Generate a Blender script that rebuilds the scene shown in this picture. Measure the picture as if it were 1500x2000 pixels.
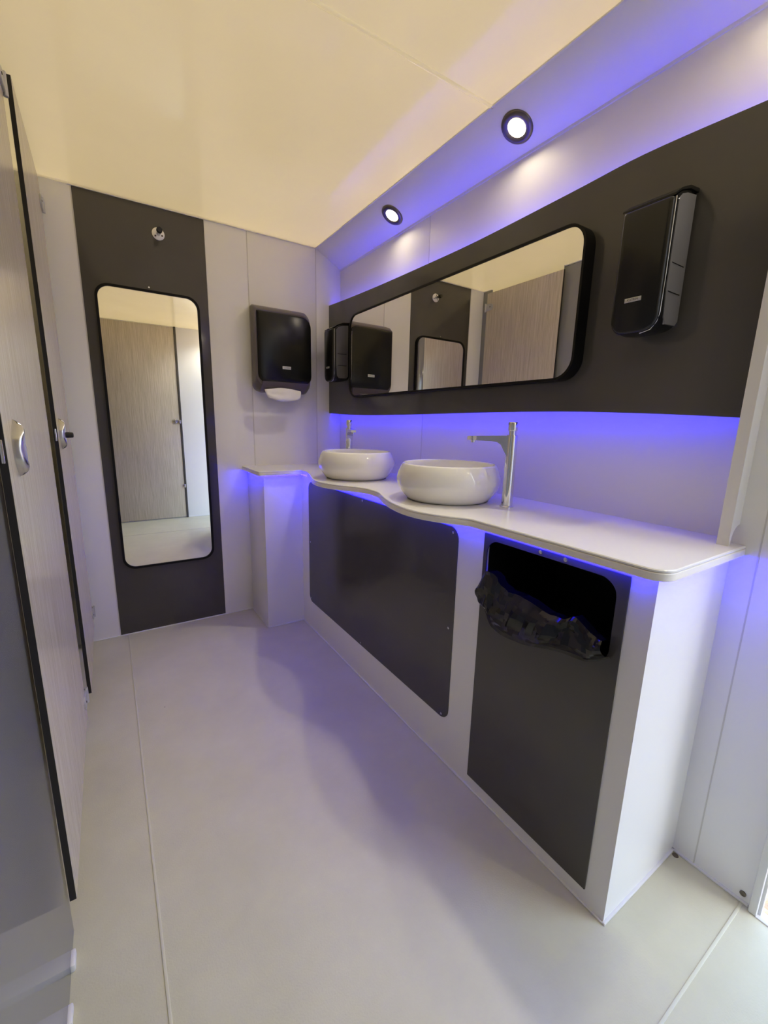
import bpy, bmesh, math, random
from mathutils import Vector, Matrix, noise

# ------------------------------------------------------------------ reset
for o in list(bpy.data.objects):
    bpy.data.objects.remove(o)
SC = bpy.context.scene
COL = SC.collection
random.seed(7)

# ------------------------------------------------------------------ camera (solved from the photo's vanishing points)
F_PX, YAW, PITCH, ROLL = 826.9, .576129, .205291, -.023813
CAM_H = 1.13
cy, sy, cp, sp = math.cos(YAW), math.sin(YAW), math.cos(PITCH), math.sin(PITCH)
fwd = Vector((sy*cp, cy*cp, -sp)); rgt = Vector((cy, -sy, 0)); dwn = fwd.cross(rgt)
r2 = math.cos(ROLL)*rgt + math.sin(ROLL)*dwn
d2 = -math.sin(ROLL)*rgt + math.cos(ROLL)*dwn
cam = bpy.data.cameras.new('camera')
cam.sensor_fit = 'VERTICAL'; cam.sensor_height = 36; cam.lens = F_PX/2000*36
cam.clip_start = .01; cam.clip_end = 200
camo = bpy.data.objects.new('camera', cam); COL.objects.link(camo)
up, bk = -d2, -fwd
camo.matrix_world = Matrix(((r2.x, up.x, bk.x, 0), (r2.y, up.y, bk.y, 0), (r2.z, up.z, bk.z, CAM_H), (0, 0, 0, 1)))
SC.camera = camo

# ------------------------------------------------------------------ world, exposure
W = bpy.data.worlds.new('sky'); SC.world = W; W.use_nodes = True
wn = W.node_tree
bg = wn.nodes['Background']
sky = wn.nodes.new('ShaderNodeTexSky'); sky.sky_type = 'NISHITA'; sky.sun_disc = False
sky.sun_elevation = math.radians(48); sky.sun_rotation = math.radians(200); sky.dust_density = 3.0
wn.links.new(sky.outputs[0], bg.inputs[0]); bg.inputs[1].default_value = .345
SUN = bpy.data.lights.new('sun', 'SUN'); SUN.energy = 4.0; SUN.angle = .01; SUN.color = (1, .98, .90)
suno = bpy.data.objects.new('sun', SUN); COL.objects.link(suno)
suno.rotation_euler = Vector((.05, -.5, -.85)).to_track_quat('-Z', 'Y').to_euler()
SC.view_settings.view_transform = 'Standard'; SC.view_settings.look = 'None'
SC.view_settings.gamma = 1; SC.view_settings.use_curve_mapping = False
SC.view_settings.exposure = 2.0
SPOT_W = 4.4          # each recessed downlight
CEIL_T = (.0455, .0352, .0172)   # share of daylight that the translucent roof sheet lets through
LED_UP, LED_LOW, LED_CNT = 7.2, 8.2, 16.5   # emission of the blue strips

# ------------------------------------------------------------------ room numbers (metres)
XW, XP, XN, XL = 1.253, 1.178, 1.209, -.164
YB, YR, ZC = 2.468, -.44, 2.10
ZT = .876             # countertop
XF = .870             # cabinet front
XS = -1.10            # back of the stalls

# ------------------------------------------------------------------ materials
def newmat(name):
    m = bpy.data.materials.new(name); m.use_nodes = True
    nt = m.node_tree; return m, nt, nt.nodes['Principled BSDF']
def plain(name, col, rough=.4, metal=0, spec=.5, coat=0, bump=0, bscale=200, var=0, vscale=6, trans=0, ior=None, alpha=None):
    m, nt, b = newmat(name)
    b.inputs['Base Color'].default_value = (*col, 1)
    b.inputs['Roughness'].default_value = rough
    b.inputs['Metallic'].default_value = metal
    b.inputs['Specular IOR Level'].default_value = spec
    b.inputs['Coat Weight'].default_value = coat
    b.inputs['Coat Roughness'].default_value = .06
    if trans: b.inputs['Transmission Weight'].default_value = trans
    if ior: b.inputs['IOR'].default_value = ior
    if var or bump:
        tc = nt.nodes.new('ShaderNodeTexCoord')
    if var:
        n = nt.nodes.new('ShaderNodeTexNoise'); n.inputs['Scale'].default_value = vscale; n.inputs['Detail'].default_value = 5
        nt.links.new(tc.outputs['Object'], n.inputs['Vector'])
        r = nt.nodes.new('ShaderNodeValToRGB')
        r.color_ramp.elements[0].position = .3; r.color_ramp.elements[1].position = .7
        r.color_ramp.elements[0].color = (*[c*(1-var) for c in col], 1)
        r.color_ramp.elements[1].color = (*[min(1, c*(1+var)) for c in col], 1)
        nt.links.new(n.outputs['Fac'], r.inputs[0]); nt.links.new(r.outputs[0], b.inputs['Base Color'])
    if bump:
        n2 = nt.nodes.new('ShaderNodeTexNoise'); n2.inputs['Scale'].default_value = bscale; n2.inputs['Detail'].default_value = 4
        nt.links.new(tc.outputs['Object'], n2.inputs['Vector'])
        bp = nt.nodes.new('ShaderNodeBump'); bp.inputs['Strength'].default_value = bump; bp.inputs['Distance'].default_value = .001
        nt.links.new(n2.outputs['Fac'], bp.inputs['Height']); nt.links.new(bp.outputs[0], b.inputs['Normal'])
    return m
def emit(name, col, s):
    m, nt, b = newmat(name)
    b.inputs['Base Color'].default_value = (*col, 1)
    b.inputs['Emission Color'].default_value = (*col, 1)
    b.inputs['Emission Strength'].default_value = s
    return m
def wood(name, dark, light, rough=.35):
    m, nt, b = newmat(name)
    tc = nt.nodes.new('ShaderNodeTexCoord')
    mp = nt.nodes.new('ShaderNodeMapping'); mp.inputs['Scale'].default_value = (95, 95, 2.2)
    nt.links.new(tc.outputs['Object'], mp.inputs[0])
    n = nt.nodes.new('ShaderNodeTexNoise'); n.inputs['Scale'].default_value = 2.2; n.inputs['Detail'].default_value = 7; n.inputs['Roughness'].default_value = .7
    nt.links.new(mp.outputs[0], n.inputs['Vector'])
    r = nt.nodes.new('ShaderNodeValToRGB')
    r.color_ramp.elements[0].position = .32; r.color_ramp.elements[0].color = (*dark, 1)
    r.color_ramp.elements[1].position = .66; r.color_ramp.elements[1].color = (*light, 1)
    nt.links.new(n.outputs['Fac'], r.inputs[0]); nt.links.new(r.outputs[0], b.inputs['Base Color'])
    b.inputs['Roughness'].default_value = rough
    bp = nt.nodes.new('ShaderNodeBump'); bp.inputs['Strength'].default_value = .12; bp.inputs['Distance'].default_value = .001
    nt.links.new(n.outputs['Fac'], bp.inputs['Height']); nt.links.new(bp.outputs[0], b.inputs['Normal'])
    return m
def floor_mat():
    m, nt, b = newmat('vinyl_floor')
    tc = nt.nodes.new('ShaderNodeTexCoord')
    n = nt.nodes.new('ShaderNodeTexNoise'); n.inputs['Scale'].default_value = 4; n.inputs['Detail'].default_value = 8; n.inputs['Roughness'].default_value = .65
    nt.links.new(tc.outputs['Object'], n.inputs['Vector'])
    r = nt.nodes.new('ShaderNodeValToRGB')
    r.color_ramp.elements[0].position = .3; r.color_ramp.elements[0].color = (.58, .56, .40, 1)
    r.color_ramp.elements[1].position = .7; r.color_ramp.elements[1].color = (.65, .63, .46, 1)
    nt.links.new(n.outputs['Fac'], r.inputs[0])
    # sparse dark grit
    v = nt.nodes.new('ShaderNodeTexVoronoi'); v.inputs['Scale'].default_value = 9; v.inputs['Randomness'].default_value = 1
    nt.links.new(tc.outputs['Object'], v.inputs['Vector'])
    lt = nt.nodes.new('ShaderNodeMath'); lt.operation = 'LESS_THAN'; lt.inputs[1].default_value = .022
    nt.links.new(v.outputs['Distance'], lt.inputs[0])
    sc = nt.nodes.new('ShaderNodeSeparateColor'); nt.links.new(v.outputs['Color'], sc.inputs[0])
    gt = nt.nodes.new('ShaderNodeMath'); gt.operation = 'GREATER_THAN'; gt.inputs[1].default_value = .72
    nt.links.new(sc.outputs[0], gt.inputs[0])
    mu = nt.nodes.new('ShaderNodeMath'); mu.operation = 'MULTIPLY'
    nt.links.new(lt.outputs[0], mu.inputs[0]); nt.links.new(gt.outputs[0], mu.inputs[1])
    mx = nt.nodes.new('ShaderNodeMix'); mx.data_type = 'RGBA'
    nt.links.new(mu.outputs[0], mx.inputs['Factor']); nt.links.new(r.outputs[0], mx.inputs['A'])
    mx.inputs['B'].default_value = (.09, .08, .07, 1)
    nt.links.new(mx.outputs['Result'], b.inputs['Base Color'])
    b.inputs['Roughness'].default_value = .42; b.inputs['Specular IOR Level'].default_value = .35
    n2 = nt.nodes.new('ShaderNodeTexNoise'); n2.inputs['Scale'].default_value = 260; n2.inputs['Detail'].default_value = 3
    nt.links.new(tc.outputs['Object'], n2.inputs['Vector'])
    bp = nt.nodes.new('ShaderNodeBump'); bp.inputs['Strength'].default_value = .35; bp.inputs['Distance'].default_value = .001
    nt.links.new(n2.outputs['Fac'], bp.inputs['Height']); nt.links.new(bp.outputs[0], b.inputs['Normal'])
    return m
def gravel_mat():
    m, nt, b = newmat('gravel')
    tc = nt.nodes.new('ShaderNodeTexCoord')
    v = nt.nodes.new('ShaderNodeTexVoronoi'); v.inputs['Scale'].default_value = 38
    nt.links.new(tc.outputs['Object'], v.inputs['Vector'])
    r = nt.nodes.new('ShaderNodeValToRGB')
    r.color_ramp.elements[0].color = (.07, .05, .036, 1); r.color_ramp.elements[1].color = (.22, .165, .12, 1)
    sc = nt.nodes.new('ShaderNodeSeparateColor'); nt.links.new(v.outputs['Color'], sc.inputs[0])
    nt.links.new(sc.outputs[0], r.inputs[0]); nt.links.new(r.outputs[0], b.inputs['Base Color'])
    b.inputs['Roughness'].default_value = .9
    bp = nt.nodes.new('ShaderNodeBump'); bp.inputs['Strength'].default_value = 1; bp.inputs['Distance'].default_value = .02; bp.invert = True
    nt.links.new(v.outputs['Distance'], bp.inputs['Height']); nt.links.new(bp.outputs[0], b.inputs['Normal'])
    return m

def ceiling_mat():
    m, nt, b = newmat('cream_translucent_sheet')
    tc = nt.nodes.new('ShaderNodeTexCoord')
    n = nt.nodes.new('ShaderNodeTexNoise'); n.inputs['Scale'].default_value = 2.2; n.inputs['Detail'].default_value = 6
    nt.links.new(tc.outputs['Object'], n.inputs['Vector'])
    r = nt.nodes.new('ShaderNodeValToRGB')
    r.color_ramp.elements[0].position = .3; r.color_ramp.elements[0].color = (.60, .53, .36, 1)
    r.color_ramp.elements[1].position = .7; r.color_ramp.elements[1].color = (.64, .57, .39, 1)
    nt.links.new(n.outputs['Fac'], r.inputs[0]); nt.links.new(r.outputs[0], b.inputs['Base Color'])
    b.inputs['Roughness'].default_value = .10
    t = nt.nodes.new('ShaderNodeBsdfTranslucent'); t.inputs[0].default_value = (*CEIL_T, 1)
    a = nt.nodes.new('ShaderNodeAddShader')
    nt.links.new(b.outputs[0], a.inputs[0]); nt.links.new(t.outputs[0], a.inputs[1])
    nt.links.new(a.outputs[0], nt.nodes['Material Output'].inputs['Surface'])
    return m

M = dict(
    white=plain('white_laminate', (.88, .87, .84), .30, var=.015, vscale=3),
    satin_white=plain('satin_white_laminate', (.83, .82, .79), .55, spec=.3),
    weld=plain('beige_weld', (.64, .62, .47), .5),
    seam=plain('pale_joint', (.66, .64, .59), .5),
    silicone=plain('white_silicone', (.80, .79, .77), .45),
    charcoal=plain('charcoal_laminate', (.076, .071, .066), .15, spec=.5, var=.06, vscale=4, bump=.03, bscale=400),
    grey=plain('mid_grey_laminate', (.25, .255, .26), .13, var=.05, vscale=3),
    ceiling=ceiling_mat(),
    wood=wood('grey_brown_wood_grain', (.46, .40, .30), (.72, .645, .51), .22),
    core=plain('black_board_edge', (.012, .010, .010), .45),
    floor=floor_mat(),
    chrome=plain('chrome', (.80, .80, .80), .07, 1),
    satin=plain('satin_chrome', (.62, .62, .65), .26, 1),
    ceramic=plain('white_ceramic', (.90, .89, .85), .07, coat=.5),
    counter=plain('white_countertop', (.84, .83, .82), .14),
    counter_edge=plain('countertop_edge', (.86, .83, .77), .35),
    counter_line=plain('beige_edge_band', (.52, .43, .30), .4),
    mirror=plain('mirror_glass', (.88, .86, .82), .0, 1),
    black=plain('black_frame', (.005, .0045, .005), .5, spec=.2),
    gloss_black=plain('gloss_black_plastic', (.007, .007, .0075), .24, spec=.35),
    smoke=plain('smoky_plastic', (.13, .125, .13), .12, spec=.6),
    bronze=plain('translucent_brown_plastic', (.10, .078, .075), .28),
    plate=plain('brushed_plate', (.85, .84, .82), .45, .5),
    silver=plain('silver_plate', (.55, .55, .55), .35, .4),
    ink=plain('grey_ink', (.12, .12, .12), .5),
    paper=plain('tissue_paper', (.82, .80, .80), .9, bump=.3, bscale=90),
    bag=plain('black_plastic_film', (.004, .004, .005), .13, spec=.5),
    dark=plain('dark_inside', (.006, .006, .007), .6),
    rubber=plain('black_rubber', (.012, .011, .011), .5),
    ring=plain('bronze_ring', (.16, .14, .12), .30, .8),
    lens=emit('warm_lamp', (1.0, .86, .62), 18),
    led=emit('blue_led_a', (.020, .010, 1.0), LED_UP),
    led_low=emit('blue_led_b', (.020, .010, 1.0), LED_LOW),
    led_cnt=emit('blue_led_c', (.008, .004, 1.0), LED_CNT),
    gravel=gravel_mat(),
    brown_dot=plain('brown_plug', (.10, .08, .06), .6),
)

# ------------------------------------------------------------------ helpers
def finish(name, bm, mat, parent=None, smooth=None, recalc=True):
    if recalc: bmesh.ops.recalc_face_normals(bm, faces=bm.faces[:])
    me = bpy.data.meshes.new(name)
    if parent is not None:
        off = parent.matrix_basis.translation.copy()
        p = parent.parent
        while p: off += p.matrix_basis.translation; p = p.parent
        bmesh.ops.translate(bm, verts=bm.verts[:], vec=-off)
    bm.to_mesh(me); bm.free()
    if smooth is not None:
        for p in me.polygons: p.use_smooth = True
        me.set_sharp_from_angle(angle=math.radians(smooth))
    if isinstance(mat, (list, tuple)):
        for k in mat: me.materials.append(M[k])
    else: me.materials.append(M[mat])
    o = bpy.data.objects.new(name, me); COL.objects.link(o)
    if parent is not None: o.parent = parent
    return o
def tag(o, label=None, cat=None, group=None, kind=None):
    if label: o['label'] = label
    if cat: o['category'] = cat
    if group: o['group'] = group
    if kind: o['kind'] = kind
    return o
def empty(name, loc, label=None, cat=None, group=None, kind=None):
    o = bpy.data.objects.new(name, None); o.location = loc; o.empty_display_size = .05
    COL.objects.link(o); o.matrix_basis = Matrix.Translation(loc)
    return tag(o, label, cat, group, kind)
def box(bm, x0, x1, y0, y1, z0, z1, bev=0):
    b = bmesh.new()
    bmesh.ops.create_cube(b, size=1, matrix=Matrix.Translation(((x0+x1)/2, (y0+y1)/2, (z0+z1)/2)) @ Matrix.Diagonal((abs(x1-x0), abs(y1-y0), abs(z1-z0), 1)))
    if bev: bmesh.ops.bevel(b, geom=b.edges[:], offset=bev, segments=2, affect='EDGES', profile=.5)
    me = bpy.data.meshes.new('t'); b.to_mesh(me); b.free(); bm.from_mesh(me); bpy.data.meshes.remove(me)
    return bm
def nbox(name, mat, parent, *a, bev=0, smooth=None):
    return finish(name, box(bmesh.new(), *a, bev=bev), mat, parent, smooth if smooth else (40 if bev else None))
def rrect(u0, u1, v0, v1, r, n=7):
    """rounded rectangle; r scalar or (r00, r10, r11, r01), counter-clockwise from lower-left"""
    if not isinstance(r, (tuple, list)): r = (r,)*4
    P = []
    for (cu, cv, a0, rr) in ((u0, v0, 180, r[0]), (u1, v0, 270, r[1]), (u1, v1, 0, r[2]), (u0, v1, 90, r[3])):
        su = 1 if cu == u0 else -1; sv = 1 if cv == v0 else -1
        for k in range(n+1):
            a = math.radians(a0+90*k/n)
            P.append((cu+su*rr+rr*math.cos(a), cv+sv*rr+rr*math.sin(a)))
    return P
def mapX(u, v, d): return Vector((d, u, v))      # plane X = d, (u, v) = (y, z)
def mapY(u, v, d): return Vector((u, d, v))      # plane Y = d, (u, v) = (x, z)
def mapZ(u, v, d): return Vector((u, v, d))
def loft(bm, loops, cap0=True, cap1=True, closed=True, mi=0):
    rows = [[bm.verts.new(p) for p in L] for L in loops]
    n = len(rows[0])
    for a, b in zip(rows, rows[1:]):
        for i in range(n if closed else n-1):
            f = bm.faces.new((a[i], a[(i+1) % n], b[(i+1) % n], b[i])); f.material_index = mi
    if cap0: bm.faces.new(rows[0][::-1]).material_index = mi
    if cap1: bm.faces.new(rows[-1]).material_index = mi
    return rows
def prism(bm, loop, d0, d1, mp, bev=0):
    """d1 is the front; a small chamfer towards it"""
    if bev:
        cu = sum(p[0] for p in loop)/len(loop); cv = sum(p[1] for p in loop)/len(loop)
        def inset(L, e):
            out = []
            n = len(L)
            for i in range(n):
                p0, p1, p2 = Vector(L[i-1]), Vector(L[i]), Vector(L[(i+1) % n])
                t = (p2-p0).normalized(); nn = Vector((-t.y, t.x))
                if nn.dot(Vector((cu, cv))-p1) < 0: nn = -nn
                out.append(tuple(p1+nn*e))
            return out
        s = 1 if d1 > d0 else -1
        loft(bm, [[mp(u, v, d0) for u, v in loop], [mp(u, v, d1-s*bev) for u, v in loop], [mp(u, v, d1) for u, v in inset(loop, bev)]])
    else:
        loft(bm, [[mp(u, v, d0) for u, v in loop], [mp(u, v, d1) for u, v in loop]])
    return bm
def ring(bm, lo, li, d0, d1, mp):
    L = [[mp(u, v, d0) for u, v in lo], [mp(u, v, d1) for u, v in lo], [mp(u, v, d1) for u, v in li], [mp(u, v, d0) for u, v in li]]
    rows = [[bm.verts.new(p) for p in l] for l in L]
    n = len(lo)
    for k in range(4):
        a, b = rows[k], rows[(k+1) % 4]
        for i in range(n): bm.faces.new((a[i], a[(i+1) % n], b[(i+1) % n], b[i]))
    return bm
def lathe(bm, prof, c, axis=Vector((0, 0, 1)), n=48, cap0=True, cap1=True):
    axis = axis.normalized(); q = Vector((0, 0, 1)).rotation_difference(axis)
    loops = []
    for r, h in prof:
        loops.append([Vector(c)+q @ Vector((r*math.cos(2*math.pi*i/n), r*math.sin(2*math.pi*i/n), h)) for i in range(n)])
    loft(bm, loops, cap0, cap1); return bm
def tube(bm, pts, rad, n=12):
    loops = []
    for i, p in enumerate(pts):
        a = pts[max(i-1, 0)]; b = pts[min(i+1, len(pts)-1)]
        t = (Vector(b)-Vector(a)).normalized(); q = Vector((0, 0, 1)).rotation_difference(t)
        r = rad[i] if isinstance(rad, (list, tuple)) else rad
        loops.append([Vector(p)+q @ Vector((r*math.cos(2*math.pi*k/n), r*math.sin(2*math.pi*k/n), 0)) for k in range(n)])
    loft(bm, loops); return bm
def catmull(P, k=8):
    out = []
    for i in range(len(P)-1):
        p0 = Vector(P[max(i-1, 0)]); p1 = Vector(P[i]); p2 = Vector(P[i+1]); p3 = Vector(P[min(i+2, len(P)-1)])
        for j in range(k):
            t = j/k
            out.append(tuple(.5*((2*p1)+(p2-p0)*t+(2*p0-5*p1+4*p2-p3)*t*t+(3*p1-p0-3*p2+p3)*t**3)))
    out.append(tuple(P[-1])); return out
def copy_tree(o, parent=None):
    c = o.copy(); COL.objects.link(c); c.parent = parent
    for ch in list(o.children): copy_tree(ch, c)
    return c

# ================================================================== SETTING
# ---- floor
b_ = bmesh.new()
prism(b_, [(XS-.1, YR-.15), (XN+.012, YR-.15), (XN+.012, .187), (XW+.10, .187), (XW+.10, YB+.10), (XS-.1, YB+.10)], -.06, 0, mapZ)
fl = tag(finish('floor', b_, 'floor'), 'pale beige speckled vinyl floor with welded seams', kind='structure')
nbox('weld_seam', 'weld', fl, -.003, .003, YR, YB, -.01, .0018, bev=.0008)
nbox('weld_seam', 'weld', fl, XL, XN, .199, .205, -.01, .0018, bev=.0008)
# ---- ceiling
def sheet(name, x0, x1, y0, y1, parent=None):
    b = bmesh.new(); b.faces.new([b.verts.new(p) for p in ((x0, y0, ZC), (x0, y1, ZC), (x1, y1, ZC), (x1, y0, ZC))])
    return finish(name, b, 'ceiling', parent, recalc=False)
ce = empty('ceiling', (.1, 1.0, ZC), 'cream translucent glossy ceiling of wide sheets with a raised joint', kind='structure')
sheet('panel', XS-.1, 1.10, YR-.10, 1.121, ce)
sheet('panel', XS-.1, 1.10, 1.135, YB+.05, ce)
b_ = bmesh.new()
jp = [(1.121, ZC), (1.1222, ZC-.0024), (1.1245, ZC-.0038), (1.128, ZC-.0042), (1.1315, ZC-.0038), (1.1338, ZC-.0024), (1.135, ZC)]
loft(b_, [[Vector((x, u, v)) for u, v in jp] for x in (XS-.1, 1.10)], False, False, False)
finish('joint_strip', b_, 'ceiling', ce, 60, recalc=False)
nbox('roof_edge', 'white', ce, 1.096, XW+.10, YR-.15, YB+.10, ZC+.012, ZC+.06)
# ---- back wall and its panels
wb = tag(nbox('wall_back', 'white', None, XS-.1, XW+.10, YB+.010, YB+.09, 0, ZC+.05), 'white panelled end wall with one charcoal panel', kind='structure')
for (a, b, k) in ((XS, -.0345, 'white'), (-.034, .497, 'charcoal'), (.4975, .7055, 'white'), (.7065, 1.0945, 'white'), (1.0955, XW+.02, 'white')):
    p = nbox('panel', k, wb, a, b, YB, YB+.012, 0, ZC, bev=.0006)
    if k == 'charcoal': p['label'] = 'charcoal laminate wall panel behind tall mirror'
nbox('sealant', 'silicone', wb, XL, .66, YB-.006, YB+.004, 0, .005, bev=.0015)
nbox('sealant', 'silicone', wb, -.05, 1.10, YB-.003, YB+.004, ZC-.0025, ZC+.002)
for x in (.706, 1.095):
    nbox('joint', 'seam', wb, x-.0022, x+.0022, YB-.0008, YB+.004, 0, ZC)
nbox('joint', 'seam', wb, -.0385, -.034, YB-.001, YB+.004, 0, ZC)
# ---- right wall behind the counter
wr = tag(nbox('wall_right', 'white', None, XW+.010, XW+.09, .30, YB+.09, 0, ZC+.05), 'white panelled long wall behind the washbasins', kind='structure')
nbox('panel', 'satin_white', wr, XW, XW+.012, .30, 1.6165, 0, ZC, bev=.0006)
nbox('panel', 'satin_white', wr, XW, XW+.012, 1.6175, YB+.01, 0, ZC, bev=.0006)
nbox('joint', 'seam', wr, XW-.0006, XW+.004, 1.6155, 1.6185, .86, ZC)
# ---- front stretch of the right wall, with the doorway
wf = tag(finish('wall_right_front', box(box(bmesh.new(), XN, XN+.016, .186, .290, 0, ZC+.05), XN, XW+.09, .290, .372, 0, ZC+.05), 'white'), 'white wall strip between vanity and open doorway', kind='structure')
nbox('joint', 'seam', wf, XN-.0008, XN+.003, .3065, .3095, 0, ZC)
nbox('sealant', 'silicone', wf, XN-.006, XN+.004, .19, .36, 0, .006, bev=.0015)
lathe(b_ := bmesh.new(), [(.0065, 0), (.0065, .003), (.004, .004)], (XN, .2045, .024), Vector((-1, 0, 0)), 16)
finish('screw_cap', b_, 'ring', wf, 40)
lathe(b_ := bmesh.new(), [(.0075, 0), (.0065, .002), (.004, .003)], (XN-.014, .345, 0), n=16)
finish('plug', b_, 'brown_dot', fl, 40)
nbox('header', 'white', wf, XN, XN+.016, YR-.1, .19, 2.0, ZC+.05)
# ---- door frame and sill
df = empty('trim_1', (XN, .18, 0), 'white aluminium frame of the open doorway', kind='structure')
for y0, y1 in ((.172, .188), (YR, YR+.016)):
    nbox('jamb', 'silicone', df, XN-.015, XN+.018, y0, y1, 0, 2.0, bev=.003)
    nbox('stop_bead', 'silicone', df, XN-.004, XN+.010, y0-.006 if y0 > 0 else y0+.014, y0+.003 if y0 > 0 else y1+.006, 0, 2.0, bev=.002)
nbox('head', 'silicone', df, XN-.015, XN+.018, YR, .187, 1.985, 2.012, bev=.004)
sl = tag(nbox('trim_2', 'silicone', None, XN-.016, XN+.014, YR+.015, .173, -.06, .003, bev=.0015), 'white metal door sill', kind='structure')
for yy in (.128, -.10):
    lathe(b_ := bmesh.new(), [(.006, 0), (.006, .0015), (.003, .002)], (XN-.001, yy, .003), n=14); finish('screw', b_, 'satin', sl, 40)
tag(nbox('ground', 'gravel', None, XN+.03, 150, -120, 120, -.62, -.55), 'brown gravel ground outside the doorway', kind='structure')
# ---- rear wall with a wood-grain door (seen in the tall mirror)
we = tag(nbox('wall_rear', 'white', None, XS-.1, XW+.10, YR-.10, YR, 0, ZC+.05), 'white wall behind beside the wood-grain door', kind='structure')
nbox('door_post', 'charcoal', we, .700, .722, YR-.01, YR+.022, 0, ZC, bev=.002)
nbox('sealant', 'silicone', we, XL, XN, YR-.002, YR+.008, 0, .006, bev=.0015)
d1 = empty('door_1', (.25, YR, 0), 'wood-grain cubicle door in the rear wall reflected in tall mirror', kind='structure')
nbox('leaf', 'wood', d1, -.15, .699, YR+.004, YR+.018, .012, ZC-.01, bev=.001)
lk = finish('lock', lathe(bmesh.new(), [(.026, 0), (.026, .006), (.022, .011), (.010, .013)], (.655, YR+.018, 1.10), Vector((0, 1, 0)), 28), 'satin', d1, 35)
nbox('turn_grip', 'satin', lk, .650, .660, YR+.029, YR+.036, 1.085, 1.115, bev=.003)
nbox('keep', 'satin', d1, .682, .710, YR+.018, YR+.034, 1.080, 1.118, bev=.003)
nbox('stop', 'satin', d1, .690, .712, YR+.018, YR+.032, .355, .395, bev=.004)
# ---- stall side
ws = tag(nbox('wall_left', 'white', None, XS-.08, XS, YR-.1, YB+.05, 0, ZC+.05), 'stall fronts of glossy charcoal pilasters on the left', kind='structure')
for y0, y1 in ((YR, .985), (1.600, 1.800), (2.395, YB)):
    nbox('pilaster', 'grey', ws, XL-.018, XL, y0, y1, 0.0, ZC, bev=.0015)
    nbox('top_trim', 'silicone', ws, XL-.020, XL+.003, y0, y1, ZC-.005, ZC+.001)
nbox('divider', 'charcoal', ws, XS, XL-.018, 1.69, 1.703, .10, ZC-.03)
for yy, h in ((.912, .018), (.812, .014)):
    nbox('foot_clip', 'silicone', ws, XL-.002, XL+.008, yy-.018, yy+.018, 0, h, bev=.003)
def stall_door(num, y0, y1, xh, xe, label, knob):
    """y0 free edge, y1 hinge edge; xe / xh outer-face X at free / hinge edge"""
    d = empty('door_%d' % num, (xh, y1, .1), label, kind='structure')
    z0, z1, t = .112, 2.070, .0125
    def sk(bm):   # shear the slab so that it hangs slightly ajar
        for v in bm.verts:
            k = (v.co.y-y0)/(y1-y0); v.co.x += xe+(xh-xe)*k
        return bm
    finish('leaf', sk(box(bmesh.new(), -t+.0006, -.0006, y0, y1, z0, z1)), 'core', d)
    finish('face', sk(box(bmesh.new(), -.0008, 0, y0+.0005, y1, z0, z1)), 'wood', d)
    finish('face', sk(box(bmesh.new(), -t, -t+.0008, y0+.0005, y1, z0, z1)), 'wood', d)
    # crescent handle plate
    yc, zc = y0+.092, 1.069
    H = finish('handle_plate', sk(prism(bmesh.new(), rrect(yc-.028, yc+.028, zc-.036, zc+.036, .027), 0, .0025, mapX, .0008)), 'satin', d, 40)
    n = 24
    def crescent(e, lift):
        P = []
        for i in list(range(n+1)):
            a = -1+2*i/n; P.append((-.034+.040*abs(a)**2.6+e*.5, a))
        for i in range(1, n):
            a = 1-2*i/n; P.append((-.006+.012*a*a-e, a))
        out = []
        for u, a in P:
            h = lift*(1-abs(a)**5)*(.66+.50*abs(a)**1.4)
            out.append(Vector((h, yc+u, zc+.053*a)))
        return out
    b = bmesh.new()
    loft(b, [crescent(0, 0), crescent(0, .012), crescent(.003, .018), crescent(.009, .021)])
    finish('handle', sk(b), 'satin', d, 45)
    if knob:
        finish('thumb_turn', sk(lathe(bmesh.new(), [(.010, 0), (.0105, .02), (.009, .034), (.006, .036)], (.001, yc+.016, zc-.004), Vector((1, 0, 0)), 18)), 'rubber', d, 40)
    else:
        finish('thumb_turn', sk(lathe(bmesh.new(), [(.0075, 0), (.0075, .008), (.004, .011)], (.001, yc+.017, zc-.014), Vector((1, 0, 0)), 18)), 'chrome', d, 40)
        finish('indicator', sk(lathe(bmesh.new(), [(.006, 0), (.005, .0012)], (.0022, yc+.014, zc+.010), Vector((1, 0, 0)), 16)), 'chrome', d, 40)
    nbox('latch', 'chrome', d, xe-.008, xe-.003, y0-.006, y0+.002, zc-.02, zc+.02, bev=.001)
    for zz in (.185, 1.975):
        hb = bmesh.new()
        prism(hb, rrect(y1-.060, y1+.012, zz-.022, zz+.022, (.020, .003, .003, .020)), 0, .006, mapX, .002)
        for v in hb.verts: v.co.x += xh
        h = finish('hinge', hb, 'silver', d, 40)
        finish('barrel', lathe(bmesh.new(), [(.006, -.028), (.006, .028)], (xh+.005, y1+.008, zz), n=14), 'silver', h, 40)
        finish('screw', lathe(bmesh.new(), [(.004, 0), (.003, .0015)], (xh+.006, y1-.036, zz), Vector((1, 0, 0)), 12), 'dark', h, 40)
    return d
stall_door(2, 1.780, 2.405, -.141, -.137, 'wood-grain stall door with black knob, next to tall mirror wall', True)
stall_door(3, .955, 1.640, -.147, -.146, 'wood-grain stall door with chrome button, next to open doorway side', False)
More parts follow.
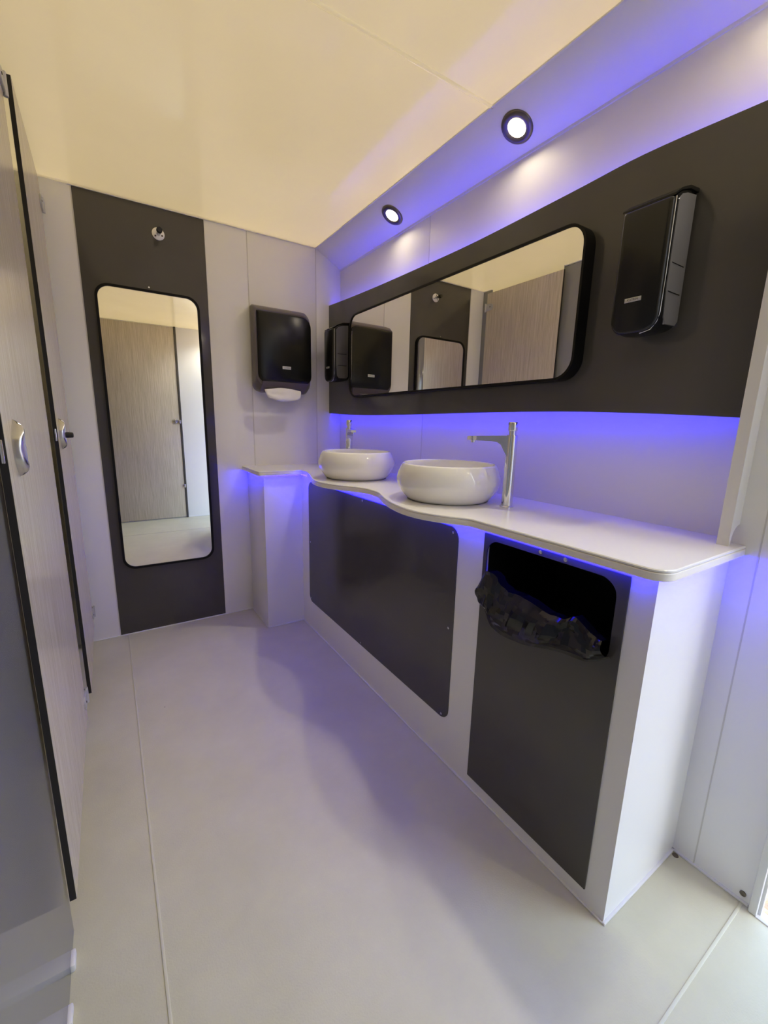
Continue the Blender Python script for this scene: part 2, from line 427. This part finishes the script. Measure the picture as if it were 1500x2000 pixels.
# ---- sloped cornice that carries the downlights
SA, SB = Vector((1.095, 0, ZC)), Vector((XW, 0, 2.015))
cb = bmesh.new()
prof = [(SA.x, SA.z), (SB.x+.004, SB.z-.002), (SB.x+.004, ZC+.01), (SA.x, ZC+.01)]
loft(cb, [[mapY(u, v, YR) for u, v in prof], [mapY(u, v, YB) for u, v in prof]])
co = tag(finish('trim_3', cb, 'white'), 'white sloping cornice panel holding the recessed downlights', kind='structure')
nbox('sealant', 'silicone', co, SA.x-.004, SA.x+.003, YR, YB, ZC-.004, ZC+.001)
nbox('sealant', 'silicone', co, XW-.004, XW+.001, .30, YB, 2.009, 2.017)
# ---- white end board of the dark panel
eb = bmesh.new()
lp = [(1.163, ZT), (1.173, ZT)]
for k in range(7):
    a = math.radians(180-90*k/6); lp.append((1.209+.036*math.cos(a), ZT+.010+.036*math.sin(a)))
lp += [(1.211, 2.045), (1.163, 2.068)]
loft(eb, [[mapY(u, v, .353) for u, v in lp], [mapY(u, v, .376) for u, v in lp]])
tag(finish('trim_4', eb, 'silicone'), 'white upright end board beside the dark panel', kind='structure')

# ================================================================== THINGS
# ---- wavy charcoal backing panel
bp_ = empty('backing_panel', (XP, 1.4, 1.17), 'long charcoal wall panel with wavy edges carrying the wide mirror', 'wall panel')
bot = catmull([(.376, 1.1615), (.533, 1.170), (.72, 1.177), (.896, 1.180), (1.214, 1.179), (1.55, 1.175), (1.97, 1.173), (2.25, 1.178), (YB, 1.187)], 6)
top = catmull([(.376, 1.782), (.434, 1.785), (.671, 1.796), (.871, 1.789), (1.241, 1.779), (1.55, 1.781), (1.931, 1.788), (2.25, 1.799), (YB, 1.809)], 6)
b = bmesh.new()
fr = [[b.verts.new((XP+dx, u, v)) for (u, v) in L] for dx in (0, .012) for L in (bot, top)]
n = len(bot)
for i in range(n-1):
    b.faces.new((fr[0][i], fr[0][i+1], fr[1][i+1], fr[1][i]))
    b.faces.new((fr[2][i], fr[2][i+1], fr[3][i+1], fr[3][i]))
    b.faces.new((fr[0][i], fr[0][i+1], fr[2][i+1], fr[2][i]))
    b.faces.new((fr[1][i], fr[1][i+1], fr[3][i+1], fr[3][i]))
for i in (0, n-1): b.faces.new((fr[0][i], fr[1][i], fr[3][i], fr[2][i]))
finish('board', b, 'charcoal', bp_)
nbox('batten', 'white', bp_, XP+.012, XW-.003, .38, YB-.01, 1.30, 1.67)
# LED strips (real emitting strips behind the panel and under the counter)
def led(name, label, parts):
    o = empty(name, parts[0][1][:3:2]+(0,) if False else (parts[0][1][0], parts[0][1][2], parts[0][1][4]), label, 'light strip', 'blue light strips')
    for k, a in parts:
        nbox('strip', k, o, *a)
    return o
led('led_strip', 'blue light strip hidden behind top edge of charcoal panel', [('led', (1.191, 1.199, .40, YB-.01, 1.752, 1.758))])
led('led_strip', 'blue light strip hidden behind bottom edge of charcoal panel', [('led_low', (1.191, 1.199, .40, YB-.01, 1.205, 1.211))])

# ---- wide mirror on the charcoal panel
def mirror(name, label, lo, li, d_wall, d_front, mp, base):
    o = empty(name, base, label, 'mirror')
    s = 1 if d_front > d_wall else -1
    finish('frame', ring(bmesh.new(), lo, li, d_wall, d_front, mp), 'black', o, 40)
    finish('glass', prism(bmesh.new(), li, d_wall, d_front-s*.004, mp), 'mirror', o)
    return o
def frame_loops(u0, u1, v0, v1, r, w): return rrect(u0, u1, v0, v1, r, 9), rrect(u0+w, u1-w, v0+w, v1-w, r-w*.8, 9)
lo, li = frame_loops(.776, 2.126, 1.268, 1.685, .062, .007)
m1 = mirror('wide_mirror', 'long horizontal mirror with slim black frame on charcoal panel', lo, li, XP, 1.133, mapX, (XP, 1.45, 1.268))
lo, li = frame_loops(.009, .451, .363, 1.727, .060, .011)
m2 = mirror('tall_mirror', 'tall full-length mirror with rounded corners on end wall', lo, li, YB, YB-.020, mapY, (.23, YB, .366))
finish('hanger_screw', lathe(bmesh.new(), [(.005, 0), (.004, .003)], (.232, YB, 1.742), Vector((0, -1, 0)), 14), 'satin', m2, 40)
finish('hanger_screw', lathe(bmesh.new(), [(.005, 0), (.004, .003)], (XP, 1.62, 1.700), Vector((-1, 0, 0)), 14), 'satin', m1, 40)

# ---- coat hook
hk = empty('coat_hook', (.290, YB, 1.985), 'round chrome coat hook with black rubber tip above tall mirror', 'hook')
A = Vector((0, -1, 0)); c = Vector((.290, YB, 1.985))
pl = finish('base_plate', lathe(bmesh.new(), [(.027, 0), (.027, .003), (.024, .005), (.0, .005)], c, A, 32, cap1=False), 'plate', hk, 35)
for a in (100, 220, 340):
    finish('screw', lathe(bmesh.new(), [(.0042, 0), (.0035, .0012)], c+Vector((.017*math.cos(math.radians(a)), -.005, .017*math.sin(math.radians(a)))), A, 12), 'brown_dot', pl, 40)
finish('stem', lathe(bmesh.new(), [(.0095, 0), (.0085, .01), (.0085, .040)], c+A*.004, A, 20), 'satin', hk, 40)
finish('rubber_tip', lathe(bmesh.new(), [(.011, 0), (.0125, .003), (.0125, .016), (.010, .020)], c+A*.042, A, 20), 'rubber', hk, 40)

# ---- paper towel dispenser
td = empty('towel_dispenser', (.87, YB, 1.29), 'large black and brown paper towel dispenser on end wall', 'dispenser')
b = bmesh.new()
secs = [(0, .708, 1.030, 1.290, 1.741, .03), (.03, .704, 1.030, 1.286, 1.738, .035), (.075, .701, 1.021, 1.290, 1.722, .045), (.100, .704, 1.014, 1.312, 1.704, .05)]
loft(b, [[mapY(u, v, YB-d) for u, v in rrect(x0, x1, z0, z1, (r*1.3, r*1.3, r, .012))] for d, x0, x1, z0, z1, r in secs])
finish('body', b, 'bronze', td, 40)
b = bmesh.new()
secs = [(.080, .712, 1.016, 1.340, 1.700, .04), (.104, .712, 1.016, 1.338, 1.698, .04), (.114, .716, 1.012, 1.342, 1.694, .04), (.118, .724, 1.004, 1.350, 1.686, .036)]
loft(b, [[mapY(u, v, YB-d) for u, v in rrect(x0, x1, z0, z1, (r, r, r*1.4, .006))] for d, x0, x1, z0, z1, r in secs])
cv = finish('cover', b, 'gloss_black', td, 50)
b = bmesh.new()
loft(b, [[Vector((x, y, z)) for x, y, z in L] for L in (
    [(.735, YB-.114, 1.342), (.995, YB-.114, 1.342), (.975, YB-.085, 1.288), (.725, YB-.085, 1.288)],
    [(.735, YB-.06, 1.342), (.995, YB-.06, 1.342), (.975, YB-.06, 1.288), (.725, YB-.06, 1.288)])])
finish('chute', b, 'bronze', td)
lb = nbox('name_plate', 'silver', cv, .842, .890, YB-.1195, YB-.1170, 1.411, 1.426, bev=.0005)
def lettering(name, s, size, loc, rot, parent):
    cu = bpy.data.curves.new(name, 'FONT'); cu.body = s; cu.size = size; cu.align_x = 'CENTER'; cu.align_y = 'CENTER'; cu.extrude = .0002
    t = bpy.data.objects.new(name, cu); COL.objects.link(t)
    t.matrix_world = Matrix.Translation(loc) @ rot.to_4x4()
    bpy.context.view_layer.update()
    me = bpy.data.meshes.new_from_object(t.evaluated_get(bpy.context.evaluated_depsgraph_get()))
    me.transform(t.matrix_world)
    bpy.data.objects.remove(t)
    bm = bmesh.new(); bm.from_mesh(me); bpy.data.meshes.remove(me)
    return bm
RY = Matrix(((1, 0, 0), (0, 0, -1), (0, 1, 0)))            # text facing -Y
RX = Matrix(((0, 0, -1), (-1, 0, 0), (0, 1, 0)))           # text facing -X, reads towards -Y
bmt = lettering('t', 'KATRIN', .0105, Vector((.866, YB-.1197, 1.4185)), RY, cv)
finish('lettering', bmt, 'ink', cv, recalc=False)
# paper sheet
pt = bmesh.new(); R_, C_ = 9, 22
rows = []
for i in range(R_+1):
    t = i/R_; row = []
    for j in range(C_+1):
        s = j/C_
        wid = .205-.03*t*t
        x = .845+(s-.5)*wid+.006*math.sin(9*s)
        sag = .010*math.cos((s-.5)*math.pi)
        z = 1.298-.060*t*(.62+.38*math.cos((s-.5)*2.6))-(0 if t > 0 else 0)+.012*(1-t)*math.cos((s-.5)*math.pi)
        y = YB-.105-.012*math.sin(t*2.2)-.010*math.cos((s-.5)*3.1)+.008*noise.noise(Vector((s*5, t*3, 1)))-.006*abs(s-.5)*t
        row.append(pt.verts.new((x, y, z)))
    rows.append(row)
for i in range(R_):
    for j in range(C_): pt.faces.new((rows[i][j], rows[i][j+1], rows[i+1][j+1], rows[i+1][j]))
po = tag(finish('paper_towel', pt, 'paper', None, 60), 'crumpled white paper towel hanging from the dispenser', 'paper towel')
so = po.modifiers.new('thickness', 'SOLIDIFY'); so.thickness = .0012

# ---- narrow dispenser beside the wide mirror
sd = empty('soap_dispenser', (XP, .585, 1.36), 'narrow black soap dispenser with smoky sides on charcoal panel', 'dispenser')
def sy_loop(y0, y1, z0, z1, rb, rt=.006): return rrect(y0, y1, z0, z1, (rb, rb, rt, rt))
b = bmesh.new()
secs = [(-.0006, .540, .646, 1.367, 1.664, .03), (.03, .537, .648, 1.358, 1.662, .034), (.07, .535, .648, 1.354, 1.648, .036), (.088, .537, .645, 1.356, 1.636, .034)]
loft(b, [[mapX(u, v, XP-d) for u, v in sy_loop(*s_)] for d, *s_ in secs])
finish('body', b, 'gloss_black', sd, 40)
wl = [(-.010, 1.385), (-.020, 1.374), (-.066, 1.372), (-.078, 1.386), (-.083, 1.45), (-.083, 1.625), (-.072, 1.638), (-.050, 1.646), (-.010, 1.652)]
for ya, yb in ((.5345, .540), (.645, .6488)):
    b = bmesh.new()
    prism(b, [(XP+u, v) for u, v in wl], ya, yb, mapY)
    finish('side_window', b, 'smoke', sd, 40)
b = bmesh.new()
secs = [(.086, .536, .646, 1.356, 1.634, .034), (.097, .536, .646, 1.356, 1.630, .034), (.102, .538, .644, 1.358, 1.628, .034), (.105, .543, .639, 1.363, 1.623, .030)]
loft(b, [[mapX(u, v, XP-d) for u, v in sy_loop(*s_)] for d, *s_ in secs])
cv2 = finish('cover', b, 'gloss_black', sd, 50)
b = bmesh.new()
pr = [(XP, 1.668), (XP-.04, 1.664), (XP-.075, 1.650), (XP-.099, 1.634), (XP-.099, 1.630), (XP-.075, 1.645), (XP-.04, 1.657), (XP, 1.660)]
loft(b, [[Vector((u, .5343, v)) for u, v in pr], [Vector((u, .6492, v)) for u, v in pr]])
finish('top_cap', b, 'gloss_black', sd, 30)
finish('chrome_edge', tube(bmesh.new(), [Vector((XP-.094, .5352, z)) for z in (1.628, 1.55, 1.46, 1.395)]+[Vector((XP-.094, .540, 1.375)), Vector((XP-.094, .552, 1.360)), Vector((XP-.094, .575, 1.3545))], .0014, 8), 'satin', sd, 60)
for zz in (1.50, 1.44):
    nbox('side_rib', 'gloss_black', sd, XP-.075, XP-.02, .5340, .538, zz, zz+.002)
nbox('name_plate', 'silver', cv2, XP-.1062, XP-.1040, .5765, .6145, 1.426, 1.4355, bev=.0005)
finish('lettering', lettering('t', 'KATRIN', .0072, Vector((XP-.1064, .5955, 1.4308)), RX, cv2), 'ink', cv2, recalc=False)

sd['group'] = 'soap dispensers on the charcoal panel'
sd['label'] = 'narrow black soap dispenser with smoky sides beside the white end board'
sd2 = copy_tree(sd); sd2.location.y += 1.668
sd2['label'] = 'narrow black soap dispenser with smoky sides in corner next to towel dispenser'

# ---- vanity cabinet
vc = empty('vanity_cabinet', (1.0, 1.2, 0), 'white fitted vanity cabinet with charcoal access panel and waste flap', 'cabinet')
ZU = ZT-.023
t_ = .018
lp = [(XF, .359), (XN, .359), (XN, .359+t_), (XF+t_, .359+t_), (XF+t_, .420), (XF, .420)]
finish('corner_panel', prism(bmesh.new(), lp, 0, ZU, mapZ), 'white', vc)
nbox('corner_column', 'white', vc, .660, XW-.004, 2.168, YB-.003, 0, ZU, bev=.0012)
# white front with the opening for the bin
HY0, HY1, HZ0, HZ1 = .432, .800, .625, .822
for a in ((.810, 2.169, 0, ZU), (.420, .810, 0, HZ0-.05), (.420, .810, HZ1+.012, ZU)):
    nbox('front_panel', 'white', vc, XF, XF+t_, a[0], a[1], a[2], a[3])
nbox('sealant', 'silicone', vc, XF-.005, XF+.002, .359, 2.168, 0, .005, bev=.0015)
nbox('sealant', 'silicone', vc, XF-.004, XN, .353, .361, 0, .006, bev=.0015)
nbox('sealant', 'silicone', vc, .656, .662, 2.163, YB-.003, 0, .005, bev=.0012)
nbox('sealant', 'silicone', vc, .656, XF, 2.163, 2.169, 0, .005, bev=.0012)
# charcoal access panel
ap = finish('access_panel', prism(bmesh.new(), rrect(.918, 2.072, .160, .826, .040, 8), XF+.001, XF-.003, mapX, .0008), 'charcoal', vc, 40)
for yy, zz in ((.949, .173), (.938, .492), (.941, .808), (1.50, .172), (2.05, .18), (2.05, .50), (1.50, .815)):
    finish('screw', lathe(bmesh.new(), [(.0042, 0), (.0042, .001), (.0025, .002)], (XF-.003, yy, zz), Vector((-1, 0, 0)), 14), 'satin', ap, 40)
# waste flap with opening
bd = finish('waste_panel', ring(bmesh.new(), rrect(.409, .812, .042, .838, .002, 8), rrect(HY0, HY1, HZ0, HZ1, .040, 8), XF+.001, XF-.003, mapX), 'charcoal', vc)
for yy in (.558, .626):
    finish('screw', lathe(bmesh.new(), [(.0052, 0), (.0052, .001), (.003, .002)], (XF-.003, yy, .832), Vector((-1, 0, 0)), 16), 'satin', bd, 40)
b = bmesh.new()
for a in ((XF+.012, XW-.02, .395, .402, .05, ZU), (XF+.012, XW-.02, .815, .822, .05, ZU), (XW-.03, XW-.02, .402, .815, .05, ZU), (XF+.012, XW-.02, .395, .822, .05, .06), (XF+.019, XW-.02, .395, .822, ZU-.006, ZU)):
    box(b, *a)
finish('bin_cavity', b, 'dark', vc)
# ---- bin bag draped over the opening
bg_ = bmesh.new()
NU, NV = 40, 16
topc = catmull([(.797, .700), (.780, .735), (.755, .748), (.715, .722), (.640, .716), (.570, .702), (.523, .704), (.500, .718), (.465, .694), (.437, .690)], 5)
botc = catmull([(.800, .640), (.786, .612), (.762, .588), (.725, .570), (.689, .566), (.620, .580), (.551, .597), (.500, .612), (.455, .626), (.424, .646)], 5)
def samp(L, s):
    f_ = s*(len(L)-1); i = min(int(f_), len(L)-2); t = f_-i
    return L[i][0]*(1-t)+L[i+1][0]*t, L[i][1]*(1-t)+L[i+1][1]*t
rows = []
for i in range(NU+1):
    s = i/NU
    (ty, tz), (by, bz) = samp(topc, s), samp(botc, s)
    row = []
    for j in range(NV+1):
        t = j/NV
        if t < .22:      # goes into the bin
            k = t/.22
            y = ty*k+(.41+(ty-.41)*.96)*(1-k); z = tz-.10*(1-k)**1.5; x = XF+.075*(1-k)+.004
        else:
            k = (t-.22)/.78
            y = ty+(by-ty)*k; z = tz+(bz-tz)*k
            x = XF-.006-.030*math.sin(min(1, k*1.15)*math.pi)**.8*(.55+.45*math.sin(s*math.pi))
        nz = Vector((y*13+z*11, z*9-y*5, 3.1))
        d = (1-2*abs(noise.noise(nz)))*.015+abs(noise.noise(nz*2.4))*.015
        d *= min(1, j/3)*(1 if j < NV-1 else .4)
        e = noise.noise(nz*1.4+Vector((9, 2, 4)))
        row.append(bg_.verts.new((x-abs(d)*1.1, y+e*.007*min(1, i/4, (NU-i)/4), z+e*.008*min(1, j/3))))
    rows.append(row)
for i in range(NU):
    for j in range(NV): bg_.faces.new((rows[i][j], rows[i+1][j], rows[i+1][j+1], rows[i][j+1]))
bago = tag(finish('bin_bag', bg_, 'bag', None, 14), 'crumpled black plastic bin bag draped over the waste opening', 'bin bag')

# ---- countertop
ct = empty('countertop', (1.0, 1.3, ZU), 'white wavy countertop with beige edge band carrying both basins', 'countertop')
edge = [(.835, .372), (.834, .55), (.834, .72), (.833, .80), (.832, .838), (.815, .868), (.785, .918), (.764, .975), (.757, 1.03), (.761, 1.09), (.775, 1.155), (.797, 1.225), (.825, 1.295), (.846, 1.345), (.852, 1.40), (.850, 1.455), (.828, 1.515), (.795, 1.575), (.770, 1.645), (.762, 1.71), (.770, 1.785), (.793, 1.860), (.822, 1.945), (.846, 2.025), (.862, 2.085), (.864, 2.125)]
edge = catmull(edge, 4)
def arc(cx, cy_, r, a0, a1, n=7): return [(cx+r*math.cos(math.radians(a0+(a1-a0)*k/n)), cy_+r*math.sin(math.radians(a0+(a1-a0)*k/n))) for k in range(n+1)]
def outline(e):
    """e > 0 shrinks the free edges"""
    P = []
    P += [(XW, .378), (XN, .378), (XN-.001, .352)]
    P += arc(XN-.028, .354+e, .022, 60, -90, 4)[1:] if False else [(XN-.001, .333+e)]
    P += arc(.875, .373, .040-e, 270, 180, 8)
    nn = len(edge)
    for i, (x, y) in enumerate(edge[1:], 1):
        a = Vector(edge[i-1]); c_ = Vector(edge[min(i+1, nn-1)]); t = (c_-a).normalized()
        P.append((x+t.y*e, y-t.x*e))
    P += arc(.836, 2.122, .028-0*e, 0, 90, 5)[1:-1]
    P += [(.820, 2.150+e)]
    P += arc(.642, 2.162, .012-e if e < .01 else .002, 270, 180, 4)
    P += [(.630+e, YB), (XW, YB)]
    return P
def slab(name, z0, z1, e0, e1, mat):
    b = bmesh.new()
    a0, a1 = outline(e0), outline(e1)
    L = [[Vector((x, y, z)) for x, y in a] for a, z in ((a0, z0), (a0, z1-abs(e1-e0)), (a1, z1))]
    loft(b, L)
    return finish(name, b, mat, ct, 35)
cs = slab('core', ZU, ZT-.0068, 0, .0015, 'counter_edge')
slab('edge_band', ZT-.0072, ZT-.0052, .0025, .0025, 'counter_line')
slab('top_sheet', ZT-.0055, ZT, .0008, .0028, 'counter')
# LED under the counter
led('led_strip', 'blue light strip under the countertop along the cabinet', [
    ('led_cnt', (XF-.013, XF-.007, .372, 2.15, ZU-.002, ZU)),
    ('led_cnt', (XF-.007, XN-.01, .347, .353, ZU-.002, ZU)),
    ('led_cnt', (.6505, .6565, 2.16, YB-.01, ZU-.002, ZU)),
    ('led_cnt', (.657, XF-.02, 2.1605, 2.1665, ZU-.002, ZU))])

# ---- basins
def basin(c, label):
    o = empty('wash_basin', (c[0], c[1], ZT), label, 'basin', 'round countertop washbasins')
    pf = [(.128, .0), (.141, .0015), (.150, .010), (.165, .028), (.177, .050), (.1815, .068), (.178, .088), (.170, .108), (.1635, .120), (.1605, .1245), (.1575, .1255), (.1545, .1245), (.153, .121), (.156, .108), (.160, .090), (.158, .068), (.148, .045), (.125, .028), (.08, .020), (.03, .018)]
    finish('bowl', lathe(bmesh.new(), pf, (c[0], c[1], ZT), n=72), 'ceramic', o, 40)
    finish('foot_ring', lathe(bmesh.new(), [(.1375, -.0004), (.1425, .0006), (.141, .0022)], (c[0], c[1], ZT), n=64), 'ink', o, 40)
    finish('drain', lathe(bmesh.new(), [(.028, .018), (.028, .021), (.022, .023), (.0, .0235)], (c[0], c[1], ZT), n=28, cap1=False), 'chrome', o, 40)
    return o
basin((.996, 1.124), 'round white ceramic basin nearer the waste flap')
basin((.985, 1.765), 'round white ceramic basin nearer the end wall')

# ---- taps
def tap(pos, dirv, label):
    o = empty('basin_tap', (pos[0], pos[1], ZT), label, 'tap', 'chrome push taps')
    P = Vector((pos[0], pos[1], ZT)); d = Vector((dirv[0], dirv[1], 0)).normalized(); w = Vector((-d.y, d.x, 0))
    finish('base_ring', lathe(bmesh.new(), [(.0215, 0), (.0215, .003), (.0195, .005)], P, n=32), 'chrome', o, 40)
    finish('body', lathe(bmesh.new(), [(.0175, .004), (.0172, .12), (.0172, .226), (.0165, .229), (.012, .2295)], P, n=36), 'chrome', o, 40)
    finish('neck', lathe(bmesh.new(), [(.0115, .2285), (.0115, .245)], P, n=28), 'chrome', o, 40)
    finish('push_button', lathe(bmesh.new(), [(.0135, .242), (.0145, .244), (.0145, .266), (.0130, .2685), (.006, .269)], P, n=32), 'chrome', o, 40)
    # spout: blade that fillets into the body
    b = bmesh.new(); L = []
    for s, zt, zb, hw in ((.0, .2270, .150, .0150), (.020, .2265, .180, .0150), (.030, .2262, .198, .0148), (.042, .2258, .2055, .0145), (.060, .2250, .2080, .0140), (.105, .2230, .2085, .0135), (.138, .2220, .2090, .0130), (.143, .2212, .2098, .0122)):
        L.append([P+d*s+w*hw*a+Vector((0, 0, zt if c_ else zb)) for a, c_ in ((-1, 1), (-.8, 1), (.8, 1), (1, 1), (1, 0), (.8, 0), (-.8, 0), (-1, 0))])
    loft(b, L)
    sp_ = finish('spout', b, 'chrome', o, 35)
    finish('aerator', lathe(bmesh.new(), [(.0080, 0), (.0080, .009)], P+d*.127+Vector((0, 0, .2015)), n=20), 'chrome', sp_, 40)
    return o
tap((1.066, .914), (-.10, .21), 'tall chrome push tap between near end of counter and basin by waste flap')
tap((1.056, 1.975), (-.075, -.21), 'tall chrome push tap behind the basin at the end wall')

# ---- downlights
SN = Vector((-(SA.z-SB.z), 0, -(SB.x-SA.x))).normalized()
def downlight(y, label):
    k = .515; c_ = Vector((SA.x+(SB.x-SA.x)*k, y, SA.z+(SB.z-SA.z)*k))
    o = empty('downlight', c_, label, 'downlight', 'recessed downlights in the cornice')
    finish('trim_ring', lathe(bmesh.new(), [(.0285, .001), (.029, .004), (.038, .008), (.047, .007), (.0515, .003), (.052, -.001)], c_, SN, 40, False, False), 'ring', o, 50)
    finish('lens', lathe(bmesh.new(), [(.0295, -.002), (.0295, .0025), (.0, .0030)], c_, SN, 36, False, False), 'lens', o, 30)
    L = bpy.data.lights.new('lamp', 'SPOT'); L.energy = SPOT_W; L.color = (1.0, .93, .74); L.spot_size = math.radians(94); L.spot_blend = 1.0; L.shadow_soft_size = .028
    lo_ = bpy.data.objects.new('lamp', L); COL.objects.link(lo_); lo_.parent = o
    lo_.location = SN*.012; lo_.rotation_euler = SN.to_track_quat('-Z', 'Y').to_euler()
    return o
downlight(1.801, 'recessed downlight in the cornice over the basin at the end wall')
downlight(1.093, 'recessed downlight in the cornice over the basin by the waste flap')
downlight(.385, 'recessed downlight in the cornice above the soap dispenser')
downlight(-.30, 'recessed downlight in the cornice above the doorway')
# doorway portal: guides the sampling of the sky light only
L = bpy.data.lights.new('doorway_portal', 'AREA'); L.shape = 'RECTANGLE'; L.size = .60; L.size_y = 1.98
L.cycles.is_portal = True
po_ = bpy.data.objects.new('doorway_portal', L); COL.objects.link(po_)
po_.matrix_world = Matrix(((0, 0, 1, XN+.03), (1, 0, 0, -.13), (0, 1, 0, 1.0), (0, 0, 0, 1)))
